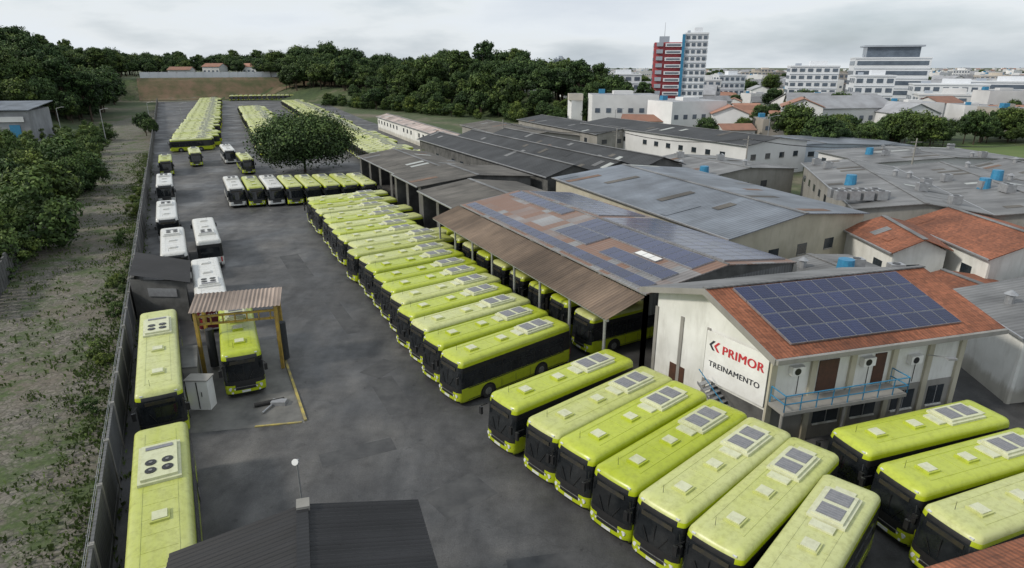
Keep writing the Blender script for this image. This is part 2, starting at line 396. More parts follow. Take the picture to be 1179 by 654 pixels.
row=[BUSW,BUS12,BUSW,BUS12,BUS12,BUS12,BUS12,BUS12]
for i,me in enumerate(row): bus(me,-40.9+2.72*i,92.2+.55*i,LA-1)
def field(p0,p1,step,dg,pool,jit=.35):
    p0=Vector(p0);p1=Vector(p1); n=int((p1-p0).length/step)
    for i in range(n):
        p=p0.lerp(p1,i/n); bus(R.choice(pool),p.x+R.uniform(-jit,jit),p.y+R.uniform(-.12,.12),dg+R.uniform(-1,1))
pool=[BUSP,BUS12,BUSP,BUS12,BUSP]
field((-84.5,157),(-181,378),2.95,32,pool)
field((-60,150),(-126,298),2.95,32,pool)
field((-30,132),(-125,352),2.95,33,pool)
field((-19,124),(-26.5,136.5),2.95,33,pool)
field((-174,404),(-130,420),2.75,LA-8,pool)
# ------------------------------------------------------------ terrain
def ss(t): t=max(0,min(1,t)); return t*t*(3-2*t)
def dt(x,y): return (x+15.4)*-.884+(y-17.9)*-.468,(x+15.4)*-.468+(y-17.9)*.884
def terr(x,y):
    d,t=dt(x,y)
    z1=(21*ss((d-20)/55)*ss((y-190)/45)+4*ss((d-80)/80)*ss((y-190)/90))*(1-ss((math.hypot(x,y)-700)/500))
    z2=13*ss((t-440)/22)*(1-ss((x+60)/60))*(1-ss((t-900)/500))
    p=(x-25)*.72+(y-232)*.70
    z3=7.5*ss(p/26)*(1-ss((p-80)/90))*(1-ss((x-10)/40))*ss((y-140)/60)
    z=max(z1,z2,z3)
    if math.hypot(x,y)>900: z+=9*ss((math.hypot(x,y)-900)/1500)*(.5+.5*math.sin(x*.003+y*.001))
    return z
def grid(n,c): 
    out=[]
    for i in range(n):
        u=2*i/(n-1)-1; out.append(c+ (u*420+ math.copysign(abs(u)**6,u)*6200))
    return out
n=200; gx=grid(n,-60); gy=grid(n,260)
vv=[(x,y,terr(x,y)) for y in gy for x in gx]
ff=[(j*n+i,j*n+i+1,(j+1)*n+i+1,(j+1)*n+i) for j in range(n-1) for i in range(n-1)]
me=D.meshes.new('ground'); me.from_pydata(vv,[],ff)
gm,nt,b=_base('ground_mix'); tc=N(nt,'ShaderNodeTexCoord')
a=N(nt,'ShaderNodeTexNoise'); a.inputs['Scale'].default_value=.02; a.inputs['Detail'].default_value=10; a.inputs['Roughness'].default_value=.7; nt.links.new(tc.outputs['Object'],a.inputs['Vector'])
c=ramp(nt,a.outputs[0],[(.38,(.035,.06,.018)),(.5,(.06,.085,.028)),(.6,(.15,.13,.09)),(.75,(.16,.15,.13))])
a2=N(nt,'ShaderNodeTexNoise'); a2.inputs['Scale'].default_value=.6; a2.inputs['Detail'].default_value=8; nt.links.new(tc.outputs['Object'],a2.inputs['Vector'])
c=mixc(nt,1.,c,ramp(nt,a2.outputs[0],[(.3,(.6,.6,.6)),(.7,(1.2,1.2,1.2))]),'MULTIPLY')
nt.links.new(c,b.inputs['Base Color']); b.inputs['Roughness'].default_value=.95
me.materials.append(gm); put(me,'ground',(0,0,0))
am,nt,b=_base('asphalt'); tc=N(nt,'ShaderNodeTexCoord'); O=tc.outputs['Object']
def nz(s,d=8,r=.65,vec=None):
    a=N(nt,'ShaderNodeTexNoise'); a.inputs['Scale'].default_value=s; a.inputs['Detail'].default_value=d; a.inputs['Roughness'].default_value=r; nt.links.new(vec or O,a.inputs['Vector']); return a.outputs[0]
c=ramp(nt,nz(.09),[(.32,(.052,.053,.055)),(.5,(.073,.072,.072)),(.68,(.112,.108,.102))])
c=mixc(nt,1.,c,ramp(nt,nz(.7),[(.3,(.68,.68,.68)),(.62,(1.14,1.14,1.14))]),'MULTIPLY')
c=mixc(nt,1.,c,ramp(nt,nz(14,4),[(.3,(.75,.75,.75)),(.7,(1.22,1.22,1.22))]),'MULTIPLY')
mp=N(nt,'ShaderNodeMapping'); mp.inputs['Rotation'].default_value=(0,0,-.487); mp.inputs['Scale'].default_value=(1,.3,1); nt.links.new(O,mp.inputs[0])
c=mixc(nt,1.,c,ramp(nt,nz(.45,7,.6,mp.outputs[0]),[(.36,(.7,.7,.71)),(.5,(1.,1.,1.)),(.66,(1.25,1.23,1.2))]),'MULTIPLY')
v2=N(nt,'ShaderNodeTexVoronoi'); v2.feature='DISTANCE_TO_EDGE'; v2.inputs['Scale'].default_value=.17
wv=N(nt,'ShaderNodeVectorMath',operation='ADD'); nn=N(nt,'ShaderNodeTexNoise'); nn.inputs['Scale'].default_value=1.1; nn.inputs['Detail'].default_value=8; nt.links.new(O,nn.inputs['Vector']); nt.links.new(O,wv.inputs[0]); nt.links.new(nn.outputs['Color'],wv.inputs[1]); nt.links.new(wv.outputs[0],v2.inputs['Vector'])
c=mixc(nt,.35,c,ramp(nt,v2.outputs[0],[(0,(.55,.55,.55)),(.006,(1,1,1))]),'MULTIPLY')
st=ramp(nt,nz(.45,5,.5),[(.60,(1,1,1)),(.72,(.5,.5,.5))]); c=mixc(nt,.8,c,st,'MULTIPLY')
st=ramp(nt,nz(2.2,3,.5),[(.66,(1,1,1)),(.73,(.5,.5,.5))]); c=mixc(nt,.7,c,st,'MULTIPLY')
nt.links.new(c,b.inputs['Base Color'])
rr=ramp(nt,nz(.12,5),[(.35,(.42,.42,.42)),(.6,(.8,.8,.8))]); nt.links.new(rr,b.inputs['Roughness'])
bp=N(nt,'ShaderNodeBump'); bp.inputs['Strength'].default_value=.35; bp.inputs['Distance'].default_value=.03; nt.links.new(nz(9,6),bp.inputs['Height']); nt.links.new(bp.outputs[0],b.inputs['Normal'])
def sheet(name,poly,z,mat):
    k=MB(); k.face([(x,y,z) for x,y in poly],mat); return k.build(name)
sheet('asphalt_yard',[(-5.5,-.7),(-8.5,5),(-215,394),(-128,425),(-60,260),(-5,140),(35,70),(70,45),(70,-.7)][::-1],.004,am)
k=MB(); AP=M('asphalt_patch',(.042,.043,.045),(.08,.08,.08),.8,.85,detail=10)
for x,y,l,w_,a_ in [(-6,34,5,1.6,117),(-12,46,8,1.2,118),(-3,24,3,2.2,40),(-10,28,4,1.3,25),(-20,60,9,2,118),(0,20,3,1.5,10),(-9,38,2.5,1.8,60)]:
    a_=math.radians(a_); u=Vector((math.cos(a_),math.sin(a_),0)); v=Vector((-u.y,u.x,0)); o=Vector((x,y,.008)); k.face([o,o+u*l,o+u*l+v*w_,o+v*w_],AP)
k.build('asphalt_repairs')
cm,nt,b=_base('weedy_cobbles'); tc=N(nt,'ShaderNodeTexCoord'); O=tc.outputs['Object']
vo=N(nt,'ShaderNodeTexVoronoi'); vo.inputs['Scale'].default_value=3.0; nt.links.new(O,vo.inputs['Vector'])
c=ramp(nt,vo.outputs['Color'],[(0,(.10,.09,.077)),(1,(.22,.20,.17))])
ve=N(nt,'ShaderNodeTexVoronoi'); ve.feature='DISTANCE_TO_EDGE'; ve.inputs['Scale'].default_value=3.0; nt.links.new(O,ve.inputs['Vector'])
c=mixc(nt,1.,c,ramp(nt,ve.outputs[0],[(0,(.3,.34,.25)),(.1,(1,1,1))]),'MULTIPLY')
g=ramp(nt,nz(.11,8,.7),[(.36,(.85,.85,.85)),(.52,(0,0,0))]); c=mixc(nt,g,c,(.14,.118,.09))
g=ramp(nt,nz(.25,12,.8),[(.495,(0,0,0)),(.575,(1,1,1))]); c=mixc(nt,g,c,(.058,.085,.026))
g=ramp(nt,nz(1.6,10,.8),[(.53,(0,0,0)),(.63,(.9,.9,.9))]); c=mixc(nt,g,c,(.07,.09,.033))
c=mixc(nt,1.,c,ramp(nt,nz(3.5,8),[(.3,(.6,.6,.6)),(.7,(1.25,1.25,1.25))]),'MULTIPLY')
nt.links.new(c,b.inputs['Base Color']); b.inputs['Roughness'].default_value=.95
bp=N(nt,'ShaderNodeBump'); bp.inputs['Strength'].default_value=.6; bp.inputs['Distance'].default_value=.05; nt.links.new(ve.outputs[0],bp.inputs['Height']); nt.links.new(bp.outputs[0],b.inputs['Normal'])
sheet('cobbled_lot',[(-8.9,5),(-48,5),(-52,56),(-150,240),(-175,319)][::-1],.008,cm)
sheet('concrete_pad',[(-12.3,32.4),(-18.3,44.6),(-24.5,43),(-19.0,31.2)],.012,M('wet_concrete',(.085,.083,.077),(.17,.165,.15),.6,.6,bump=.1,detail=10))
k=MB(); k.obox((-12.4,32.6,.0),(-5.9,12.0,0),(.14,.07,0),(0,0,.10),LINEY); k.obox((-12.5,32.4,.0),(-2.6,-.5,0),(0,.14,0),(0,0,.06),LINEY); k.build('yellow_kerb')
sheet('grass_field',[(95,140),(220,140),(260,200),(110,175)],.03,M('field_grass',(.07,.12,.025),(.11,.15,.04),.08,.95,detail=10))
A=Vector((-.468,.884,0)); NR=Vector((.884,.468,0)); w0=Vector((-8.6,5.05,0))
k=MB(); nu,nv=30,8
for i in range(nu):
    for j in range(nv):
        P=[]
        for di,dj in ((0,0),(1,0),(1,1),(0,1)):
            q=Vector((-15.4,17.9,0))+A*(437+26*(j+dj)/nv)+NR*(-10+150*(i+di)/nu); P.append((q.x,q.y,terr(q.x,q.y)+.25))
        k.face(P,BROWNE)
k.build('earth_bank')
# ------------------------------------------------------------ boundary wall
k=MB(); LW=432; i=0
while i<LW:
    o=w0+A*i; l=min(4.0,LW-i); hh=2.75+.03*math.sin(i)
    k.obox(o+A*.1,A*(l-.2),NR*.12,(0,0,hh),WALLM); k.obox(o-A*.1-NR*.04,A*.2,NR*.22,(0,0,hh+.12),GREYC)
    k.obox(o+A*.1-NR*.02,A*(l-.2),NR*.17,(0,0,.35),DARKC)
    for h in (.25,.45): 
        if i<120: k.obox(o+Vector((0,0,hh+h)),A*l,NR*.015,(0,0,.015),STEEL)
    if i<120: k.cyl(o+Vector((0,0,hh)),o+Vector((0,0,hh+.55)),.025,.02,STEEL,5)
    i+=4.0
k.build('boundary_wall')
k=MB()
p=Vector((-15.4,17.9,0))+A*464+NR*(-8); q=p+NR*128
for i in range(24):
    o=p.lerp(q,i/24); z=terr(o.x,o.y); k.obox((o.x,o.y,z-1.2),(q-p)/24*.97,(0,.3,0),(0,0,5.0),TOWW); k.obox((o.x,o.y,z+3.8),(q-p)/24*.06,(.3,-.6,0),(0,0,.3),GREYC)
k.build('white_boundary_wall')
k=MB()
p=Vector((-44,48,0)); q=Vector((-63,83,0)); n_=40
for i in range(n_):
    o=p.lerp(q,i/n_); k.obox(o,(q-p)/n_*.8,(.15,.08,0),(0,0,2.6+.15*math.sin(i*1.7)),DARKC)
k.build('plank_wall')
# ------------------------------------------------------------ sheds
def warehouse(c,h,rh,roof,wall=GREYC,over=.4,ridges=1,open_sides=(),extras=True,clutter=0):
    k=MB(); C=[Vector((x,y,0)) for x,y in c]
    for i in range(4):
        if i in open_sides:
            a,bb=C[i],C[(i+1)%4]; m=max(2,int((bb-a).length/5))
            for j in range(m+1):
                o=a.lerp(bb,j/m); k.box((o.x,o.y,h/2),(.3,.3,h-.02),GREYC)
            continue
        a,bb=C[i],C[(i+1)%4]; d=(bb-a).normalized(); nrm=Vector((d.y,-d.x,0))
        k.obox(a,bb-a,-nrm*.2,(0,0,h),wall)
        L=(bb-a).length; m=int(L/4)
        for j in range(m):
            if R.random()<.25: continue
            o=a+d*(4*j+1.3)+nrm*.01; k.obox(o+Vector((0,0,h*.55)),d*1.4,-nrm*.05,(0,0,1.0),WINB)
            k.obox(o+Vector((0,0,h*.55-.1)),d*1.4,nrm*.08,(0,0,.09),GREYC)
    for r in range(ridges):
        t0=r/ridges; t1=(r+1)/ridges; tm=(t0+t1)/2
        n0=C[0].lerp(C[1],t0);nm=C[0].lerp(C[1],tm);n1=C[0].lerp(C[1],t1)
        f0=C[3].lerp(C[2],t0);fm=C[3].lerp(C[2],tm);f1=C[3].lerp(C[2],t1)
        U=(C[1]-C[0]).normalized()*over; Vv=(C[3]-C[0]).normalized()*over
        H=Vector((0,0,h+.1)); RH=Vector((0,0,rh)); e0=U if r==0 else U*0; e1=U if r==ridges-1 else U*0
        for (pa,pb,pc,pd) in ((n0-e0-Vv+H,f0-e0+Vv+H,fm+Vv+RH,nm-Vv+RH),(f1+e1+Vv+H,n1+e1-Vv+H,nm-Vv+RH,fm+Vv+RH)):
            k.slab(pa,pb,pc,pd,roof,.08)
            f=lambda u,v: pa.lerp(pb,u).lerp(pd.lerp(pc,u),v)+nr*.03
            nr=(pb-pa).cross(pd-pa).normalized(); nr=nr if nr.z>0 else -nr
            if extras:
                Lr=(pb-pa).length; m=int(Lr/2.2)
                for j in range(m):
                    if R.random()<.33:
                        u0=(j+.1)/m; u1=u0+1.05/Lr; v0=R.choice([0.02,.3,.5]); v1=v0+R.choice([.25,.45])
                        k.face([f(u0,v0),f(u1,v0),f(u1,v1),f(u0,v1)],R.choice([SKYL,RUSTS,METALR2,FIBRE,roof,METALR2,FIBRE]))
            for q_ in range(clutter):
                o=f(R.uniform(.08,.92),R.uniform(.15,.85)); ty=R.random()
                if ty<.5:
                    k.box((o.x,o.y,o.z+.45),(1.1,.8,.9),STEEL); k.cyl((o.x,o.y,o.z+.9),(o.x,o.y,o.z+.94),.3,.3,BLACK,10)
                elif ty<.8:
                    k.cyl((o.x,o.y,o.z-.1),(o.x,o.y,o.z+.6),.28,.28,STEEL,10); k.cyl((o.x,o.y,o.z+.6),(o.x,o.y,o.z+.85),.42,.1,STEEL,10)
                else:
                    k.cyl((o.x,o.y,o.z-.1),(o.x,o.y,o.z+1.2),.7,.6,BLUEP,12)
        k.face([n0+Vector((0,0,h)),n1+Vector((0,0,h)),nm+RH-Vector((0,0,.09))],wall)
        k.face([f1+Vector((0,0,h)),f0+Vector((0,0,h)),fm+RH-Vector((0,0,.09))],wall)
        k.obox(nm-Vv+RH-U*.6,(fm-nm)+Vv*2,U*1.2,(0,0,.06),METALR2)
        k.obox(n0-e0*1.1-Vv+H+Vector((0,0,-.12)),(f0-n0)+2*Vv,-U*.3,(0,0,.14),STEEL)
    return k,C
def quadpts(o,a,la,b,lb): o=Vector(o);a=Vector(a)*la;b=Vector(b)*lb; return [tuple(o),tuple(o+b),tuple(o+b+a),tuple(o+a)]
a2=(-.455,.89); b2=(.876,.483)
C0=[(8.7,37.9),(21.2,44.8),(6.9,72.2),(-5.3,65.3)]
k,C=warehouse(C0,6.1,7.1,MAINR,DARKC,.1,1,(3,0),extras=False)
def onroof(k,pA,pB,pC,pD,u0,u1,v0,v1,nu,nv,mat=PANEL,lift=.12,skip=0):
    pA,pB,pC,pD=map(Vector,(pA,pB,pC,pD)); f=lambda u,v:(pA.lerp(pB,u)).lerp(pD.lerp(pC,u),v)
    nrm=(pB-pA).cross(pD-pA).normalized()
    if nrm.z<0:nrm=-nrm
    for i in range(nu):
        for j in range(nv):
            ua=u0+(u1-u0)*i/nu; ub=u0+(u1-u0)*(i+.97)/nu; va=v0+(v1-v0)*j/nv; vb=v0+(v1-v0)*(j+.97)/nv
            P=[f(ua,va),f(ub,va),f(ub,vb),f(ua,vb)]; c=sum(P,Vector())/4
            Q=[p+nrm*lift for p in P]; k.face(Q,FRAME)
            S=[c.lerp(p,.965)+nrm*(lift+.006) for p in P]; k.face(S,mat)
            for e in range(4): k.face([P[e],P[(e+1)%4],Q[(e+1)%4],Q[e]],FRAME)
H=6.2; RHt=7.1
n0,n1,f1,f0=[Vector((x,y,H)) for x,y in C0]; nm=(n0+n1)/2;nm.z=RHt; fm=(f0+f1)/2; fm.z=RHt
onroof(k,n0,f0,fm,nm,.02,.98,.03,.19,26,1)
onroof(k,n0,f0,fm,nm,.03,.27,.28,.50,7,1)
onroof(k,n0,f0,fm,nm,.03,.40,.66,.97,11,1)
onroof(k,n0,f0,fm,nm,.34,.50,.32,.97,5,2)
onroof(k,n0,f0,fm,nm,.62,.97,.75,.97,10,1)
onroof(k,n0,f0,fm,nm,.12,.20,.53,.63,3,1,SIGNW)
onroof(k,n1,f1,fm,nm,.02,.5,.05,.97,14,4); onroof(k,n1,f1,fm,nm,.54,.97,.1,.9,12,3)
aa=Vector((-.4555,.8902,0)); bb=Vector((.89,.4555,0))
i0=Vector((8.6,37.8,6.0)); LL=31.5
k.ribbed(i0+aa*LL,i0,i0-bb*3.0+Vector((0,0,-1.05)),i0-bb*3.0+aa*LL+Vector((0,0,-1.05)),BROWNR,.3,.035)
for j in range(8):
    o=i0-bb*2.8+aa*(.4+j*4.2); k.cyl((o.x,o.y,0),(o.x,o.y,4.95),.1,.1,STEEL,8)
    o=i0+aa*(.4+j*4.2); k.obox(o-bb*2.9+Vector((0,0,-1.25)),bb*2.9+Vector((0,0,1.0)),aa*.1,(0,0,.14),STEEL)
k.obox(i0-bb*2.9+Vector((0,0,-1.2)),aa*LL,bb*.1,(0,0,.15),STEEL)
k.obox(Vector(C[0])+Vector((0,0,4.6)),C[1]-C[0],(-.05,.1,0),(0,0,1.5),WALLM)
k.build('repair_shed')
def W_(pts,h,rh,roof,wall=GREYC,ridges=1,open_sides=(),name='warehouse',over=.4,clutter=0):
    k,_=warehouse(pts,h,rh,roof,wall,over,ridges,open_sides,True,clutter); return k.build(name)
W_(quadpts((-6.2,66.5),a2,10.5,b2,13),5.6,6.6,FIBRE,DARKC,1,(3,))
W_(quadpts((-11.5,77.5),a2,10,b2,16),5.9,6.8,FIBRE,DARKC,1,(3,))
W_(quadpts((-15.5,89),a2,24,b2,12),5.2,6.2,FIBRE,DARKC,1,(3,))
W_(quadpts((4.8,84),a2,52,b2,24),6,7.4,DARKR,DARKC,3)
W_([(18.5,51.5),(35,61),(25,90),(5.8,82)],6.2,7.4,METALR,BEIGE,1)
W_([(37,66),(62,60),(70,92),(46,99)],5.6,6.6,METALR2,GREYC,2,clutter=5)
W_([(66,64),(95,70),(95,104),(72,98)],5.4,6.4,METALR2,GREYC,2,clutter=5)
W_([(26,88),(44,98),(36,112),(20,104)],5,6,METALR2,GREYC,1,clutter=3)
W_(quadpts((44,119),a2,56,b2,17),6,7.2,DARKR,CITYW,1)
W_([(45,131),(86,136),(84,152),(43,147)],4,4.9,METALR,M('pale_blue_wall',(.5,.56,.62),(.4,.44,.5),.3,.8),1)
W_([(-14,146),(-8.5,148),(-39,219),(-45,216)],4.2,5.2,PINKR,WHITEW,1)
W_([(20,150),(34,156),(16,200),(2,194)],5,6.2,DARKR,GREYC,1)
W_([(0,146),(16,150),(0,184),(-14,180)],4.6,5.8,FIBRE,GREYC,1)
W_([(62,108),(92,112),(90,128),(60,124)],4.4,5.2,METALR2,CITYW,1,clutter=4)
k=MB(); k.obox((-158,172,0),(26,4,0),(-8,20,0),(0,0,8.6),CITYG); k.slab((-159,171,9),(-131,175.5,9),(-139,197,10.4),(-167,192,10.4),METALR,.2)
k.obox((-144,174.1,0),(3.4,.52,0),(0,-.1,0),(0,0,5.2),BLUEP); k.obox((-137,175.15,0),(2.6,.4,0),(0,-.1,0),(0,0,5.0),BLUEP)
k.obox((-156,172.1,5.8),(23,3.5,0),(0,-.12,0),(0,0,1.4),CITYW)
k.build('service_building')
# ------------------------------------------------------------ training building
G0=Vector((13.9,30,0)); G1=Vector((9.3,37.2,0)); E=Vector((12.4,3.4,0)); Ed=E.normalized(); En=Vector((Ed.y,-Ed.x,0))
Gd=(G1-G0).normalized(); Gn=Vector((-Gd.y,Gd.x,0))
if Gn.x>0: Gn=-Gn
k=MB(); hw=5.9; hb=6.75; z=lambda h:Vector((0,0,h))
ridge0=(G0+G1)/2+z(8.0)
k.face([G1,G0,G0+z(hw),ridge0,G1+z(hb)],WHITEW)
k.face([G0+E,G1+E,G1+E+z(hb),ridge0+E,G0+E+z(hw)],WHITEW)
k.face([G0,G0+E,G0+E+z(hw),G0+z(hw)],WHITEW); k.face([G1+E,G1,G1+z(hb),G1+E+z(hb)],WHITEW)
ov=Gd*-.75; e1=-Ed*.7; e2=Ed*1.9; dz=z(-.28)
A0=G0+ov+e1+z(hw+.12)+dz; A1=G0+ov+E+e2+z(hw+.12)+dz; R0=ridge0+e1+z(.12); R1=ridge0+E+e2+z(.12)
B0=G1-ov+e1+z(hb); B1=G1-ov+E+e2+z(hb)
k.slab(A0,A1,R1,R0,TILE,.14,WHITEW); k.slab(B1,B0,R0,R1,METALR2,.14,WHITEW)
k.obox(R0-Gd*.15,(R1-R0),Gd*.3,(0,0,.08),METALR2)
for P_,Q_ in ((A0,R0),(B0,R0)): k.obox(P_+z(-.36),Q_-P_,-Ed*.08,(0,0,.36),GREYC)
k.obox(A0+z(-.3)+ov.normalized()*.02,A1-A0,ov.normalized()*.12,(0,0,.26),GREYC)
onroof(k,A0+z(.02),A1+z(.02),R1+z(.02),R0+z(.02),.10,.84,.14,.95,11,4,lift=.14)
L=E.length
for t in (0,.2,.4,.62,.82,1.0):
    o=G0+E*t-Ed*.18; k.obox(o,Ed*.36,En*.16,(0,0,hw-.15),BEIGE)
for (t0,t1) in ((.03,.18),(.22,.38),(.42,.60),(.64,.80),(.84,.97)):
    o=G0+E*t0+z(4.95); k.obox(o,E*(t1-t0),En*.05,(0,0,.62),GREYC)
    m=5
    for j in range(m):
        k.obox(o+E*(t1-t0)*(j+.1)/m+z(.08)+En*.05,E*(t1-t0)*.8/m,En*.02,(0,0,.46),WINB)
k.obox(G0+En*.02,E,En*.02,(0,0,2.6),GREYC)
for (t0,t1) in ((.24,.37),(.44,.57),(.66,.78),(.86,.95)):
    k.obox(G0+E*t0+En*.04+z(1.0),E*(t1-t0),En*.03,(0,0,1.2),WINB)
    k.obox(G0+E*t0+En*.04+z(.9),E*(t1-t0),En*.1,(0,0,.09),WHITEW)
    k.obox(G0+E*(t0+t1)/2+En*.07+z(1.0),Ed*.05,En*.02,(0,0,1.2),STEEL)
k.obox(G0+E*.23+En*.01+z(2.95),E*.1,En*.05,(0,0,1.95),WOOD)
k.obox(G0+E*.52+En*.01+z(2.95),E*.06,En*.05,(0,0,1.9),WOOD)
k.obox(G0-Ed*.1+En*.16+z(2.72),E*.62,En*1.25,(0,0,.2),GREYC)
bl=E*.62
def rail(k,a,b,h0=2.92,posts=7):
    for h in (.45,.95): k.cyl(a+z(h0+h),b+z(h0+h),.035,.035,BLUEP,6)
    for j in range(posts+1): o=a.lerp(b,j/posts); k.cyl(o+z(h0),o+z(h0+.95),.03,.03,BLUEP,6)
ra=G0-Ed*.05+En*1.35; rail(k,ra,ra+bl,posts=8); rail(k,ra+bl,ra+bl-En*1.2,posts=1); rail(k,ra,ra-En*1.15,posts=1)
for t in(.0,.31,.6): o=G0+E*t+En*1.2; k.cyl(o,o+z(2.72),.09,.09,GREYC,8)
for t,h in ((.08,4.35),(.44,4.3),(.7,4.0)):
    o=G0+E*t+En*.02+z(h); k.obox(o,Ed*.8,En*.32,(0,0,.5),SIGNW); k.cyl(o+Ed*.32+En*.32+z(.25),o+Ed*.32+En*.34+z(.25),.2,.2,BLACK,12)
    k.cyl(o+Ed*.7,o+Ed*.7-z(1.3),.02,.02,BLACK,5)
o=G0+E*.8+En*.16+z(4.4); k.cyl(o,o+En*1.3+z(.4),.03,.03,STEEL,6); k.box(tuple(o+En*1.4+z(.4)),(.5,.3,.1),STEEL)
Gl=(G1-G0).length
k.obox(G0+Gd*.2,Gd*3.6,Gn*.03,(0,0,2.2),DARKC)
for t in (0.0,4.35,6.4,Gl): k.obox(G0+Gd*(t-.12),Gd*.24,Gn*.07,(0,0,hw-.3),GREYC)
k.obox(G0+Gd*5.9+Gn*.02,Gd*1.2,Gn*.03,(0,0,2.3),WOOD)
for s in range(12):
    o=G0+Gn*.1+Gd*(3.9-s*.28)+z(2.45-.2*s); k.obox(o,-Gd*.3,Gn*1.0,(0,0,.05),STEEL)
k.obox(G0+Gn*1.1+Gd*3.9+z(2.5),-Gd*3.4+z(-2.4),Gn*.05,(0,0,.14),STEEL); k.obox(G0+Gn*1.1+Gd*3.9+z(3.4),-Gd*3.4+z(-2.4),Gn*.04,(0,0,.05),BLUEP)
k.build('training_building')
k=MB(); so=G0+Gd*.15+Gn*.12+z(2.45); k.obox(so,Gd*4.2,Gn*.06,(0,0,3.05),SIGNW)
for idx,off in enumerate((0,.34)):
    c_=TXTK if idx==0 else TXTR
    for s in (1,-1):
        o=so+Gd*(3.95-off)+Gn*.07+z(2.27); v=-Gd*.26+z(.3*s)
        k.obox(o,v,-Gd*.16,Gn*.012,c_)
sign=k.build('banner_sign')
def text(body,size,o,mat,X,Z,par,al='CENTER',Y=Vector((0,0,1)),bold=0):
    cu=D.curves.new('lettering','FONT'); cu.body=body; cu.size=size; cu.extrude=.006; cu.space_character=1.08; cu.align_x=al; ob=D.objects.new('lettering',cu); scene.collection.objects.link(ob)
    dg=bpy.context.evaluated_depsgraph_get(); me=D.meshes.new_from_object(ob.evaluated_get(dg)); D.objects.remove(ob)
    me.materials.clear(); me.materials.append(mat)
    offs=[0] if not bold else [-bold,0,bold]
    for q,b_ in enumerate(offs):
        o2=put(me,'lettering',(0,0,0),0,par); oo=o+X*b_+Z*.002*q
        o2.matrix_local=Matrix(((X.x,Y.x,Z.x,oo.x),(X.y,Y.y,Z.y,oo.y),(X.z,Y.z,Z.z,oo.z),(0,0,0,1)))
text('PRIMOR',.74,so+Gd*1.62+Gn*.075+z(1.98),TXTR,-Gd,Gn,sign,bold=.025)
text('TREINAMENTO',.48,so+Gd*2.1+Gn*.075+z(.95),TXTK,-Gd,Gn,sign,bold=.01)
text('Oculos?',.62,Vector((12.03,0,1.35)),SIGNW,Vector((0,1,0)),Vector((1,0,0)),rb,bold=.015)
# ------------------------------------------------------------ houses to the right
W_([(33,52),(38,52.6),(41,61.5),(33,60)],4.8,6.0,TILE,WHITEW,1,name='tiled_house')
W_([(39.5,49.5),(50,52.5),(50,64),(40,62)],5.0,6.4,TILE,WHITEW,1,name='tiled_house')
W_([(33,44.5),(41,46.5),(40,50.5),(32.5,49)],3.0,3.9,TILE,WHITEW,1,name='tiled_house')
W_([(24.5,43.5),(31.5,45.5),(30,53.5),(22,50.5)],4.0,4.6,METALR2,BEIGE,1,name='storage_building',clutter=2)
W_([(31,34.6),(44,37),(46,44.5),(32,42.5)],4.6,5.5,METALR2,WHITEW,1,name='storage_building',clutter=2)
W_([(36,42),(50,45),(52,49.5),(41.5,47.5)],3.8,5,TILE,WHITEW,1,name='tiled_house')
W_([(52,46),(70,50),(68,60),(51,56)],5,6,FIBRE,WHITEW,1,name='storage_building')
k=MB()
for i in range(8):
    o=Vector((36+i%4*1.5,68+i//4*1.4,6.2)); k.box(o+z(.5),(1.1,.8,1.0),STEEL); k.cyl(o+z(1.0),o+z(1.05),.32,.32,BLACK,10)
k.build('condenser_units')
k=MB(); k.slab((12.0,16.2,4.0),(21.5,19.3,4.0),(24.5,10,5.6),(15,7,5.6),TILE,.15); k.obox((12.6,15.9,0),(8.6,2.8,0),(2.4,-7,0),(0,0,3.9),WHITEW); k.build('tiled_house')
k=MB(); a=Vector((-12.0,17.6,3.9)); r=Vector((-7.75,19.15,4.75)); c=Vector((-3.7,20.5,3.9)); s=Vector((3.0,-9,0))
k.ribbed(a,a+s,r+s,r,BLACKR,.22,.028); k.ribbed(c+s,c,r,r+s,BLACKR,.22,.028)
k.obox(r+Vector((-.2,-.05,.02)),s,(.4,.12,0),(0,0,.06),BLACKR); k.obox(r+Vector((-.22,.05,-.02)),(.45,.12,0),(.16,-.5,0),(0,0,.2),GREYC)
for p in (a,c,a+s,c+s): k.cyl((p.x+(.5 if p is a else -.3),p.y-.4,0),(p.x+(.5 if p is a else -.3),p.y-.4,3.85),.1,.1,STEEL)
k.build('corrugated_shelter')
k=MB(); k.cyl((-9.1,22.5,0),(-9.1,22.5,4.3),.05,.04,STEEL,8); k.cyl((-9.1,22.5,4.25),(-9.1,22.3,4.35),.08,.14,SIGNW,12); k.box((-9.1,22.55,4.2),(.12,.12,.2),STEEL); k.build('floodlight_pole')
k=MB(); g0=Vector((-21.2,38.0,4.75)); g1=Vector((-15.7,39.5,4.75)); g2=Vector((-16.5,42.3,5.1)); g3=Vector((-22.0,40.8,5.1))
k.ribbed(g0,g1,g2,g3,corr('sun_bleached_sheet',(.42,.33,.27),(.3,.24,.2),.25,.5,.8),.26,.03)
for p in (g0.lerp(g2,.06),g1.lerp(g3,.06),g2.lerp(g0,.06),g3.lerp(g1,.06)):
    k.box((p.x,p.y,2.35),(.2,.2,4.7),YELP)
gd=(g1-g0).normalized()
for h in (4.3,3.75): k.obox(g0+gd*.2+Vector((0,.2,h-4.75)),gd*5.2,(-.03,.12,0),(0,0,.14),YELP)
for j in range(7): k.obox(g0+gd*(.4+.75*j)+Vector((0,.2,-1.0)),gd*.06,(0,.1,0),(0,0,.6),YELP)
BR=M('brush_bristle',(.04,.045,.05),(.03,.03,.03),9,.9)
for p in (g0+gd*.5,g1-gd*.5): k.cyl((p.x-.1,p.y+1.4,.2),(p.x-.1,p.y+1.4,3.0),.28,.28,BR,14)
k.build('bus_wash_gantry')
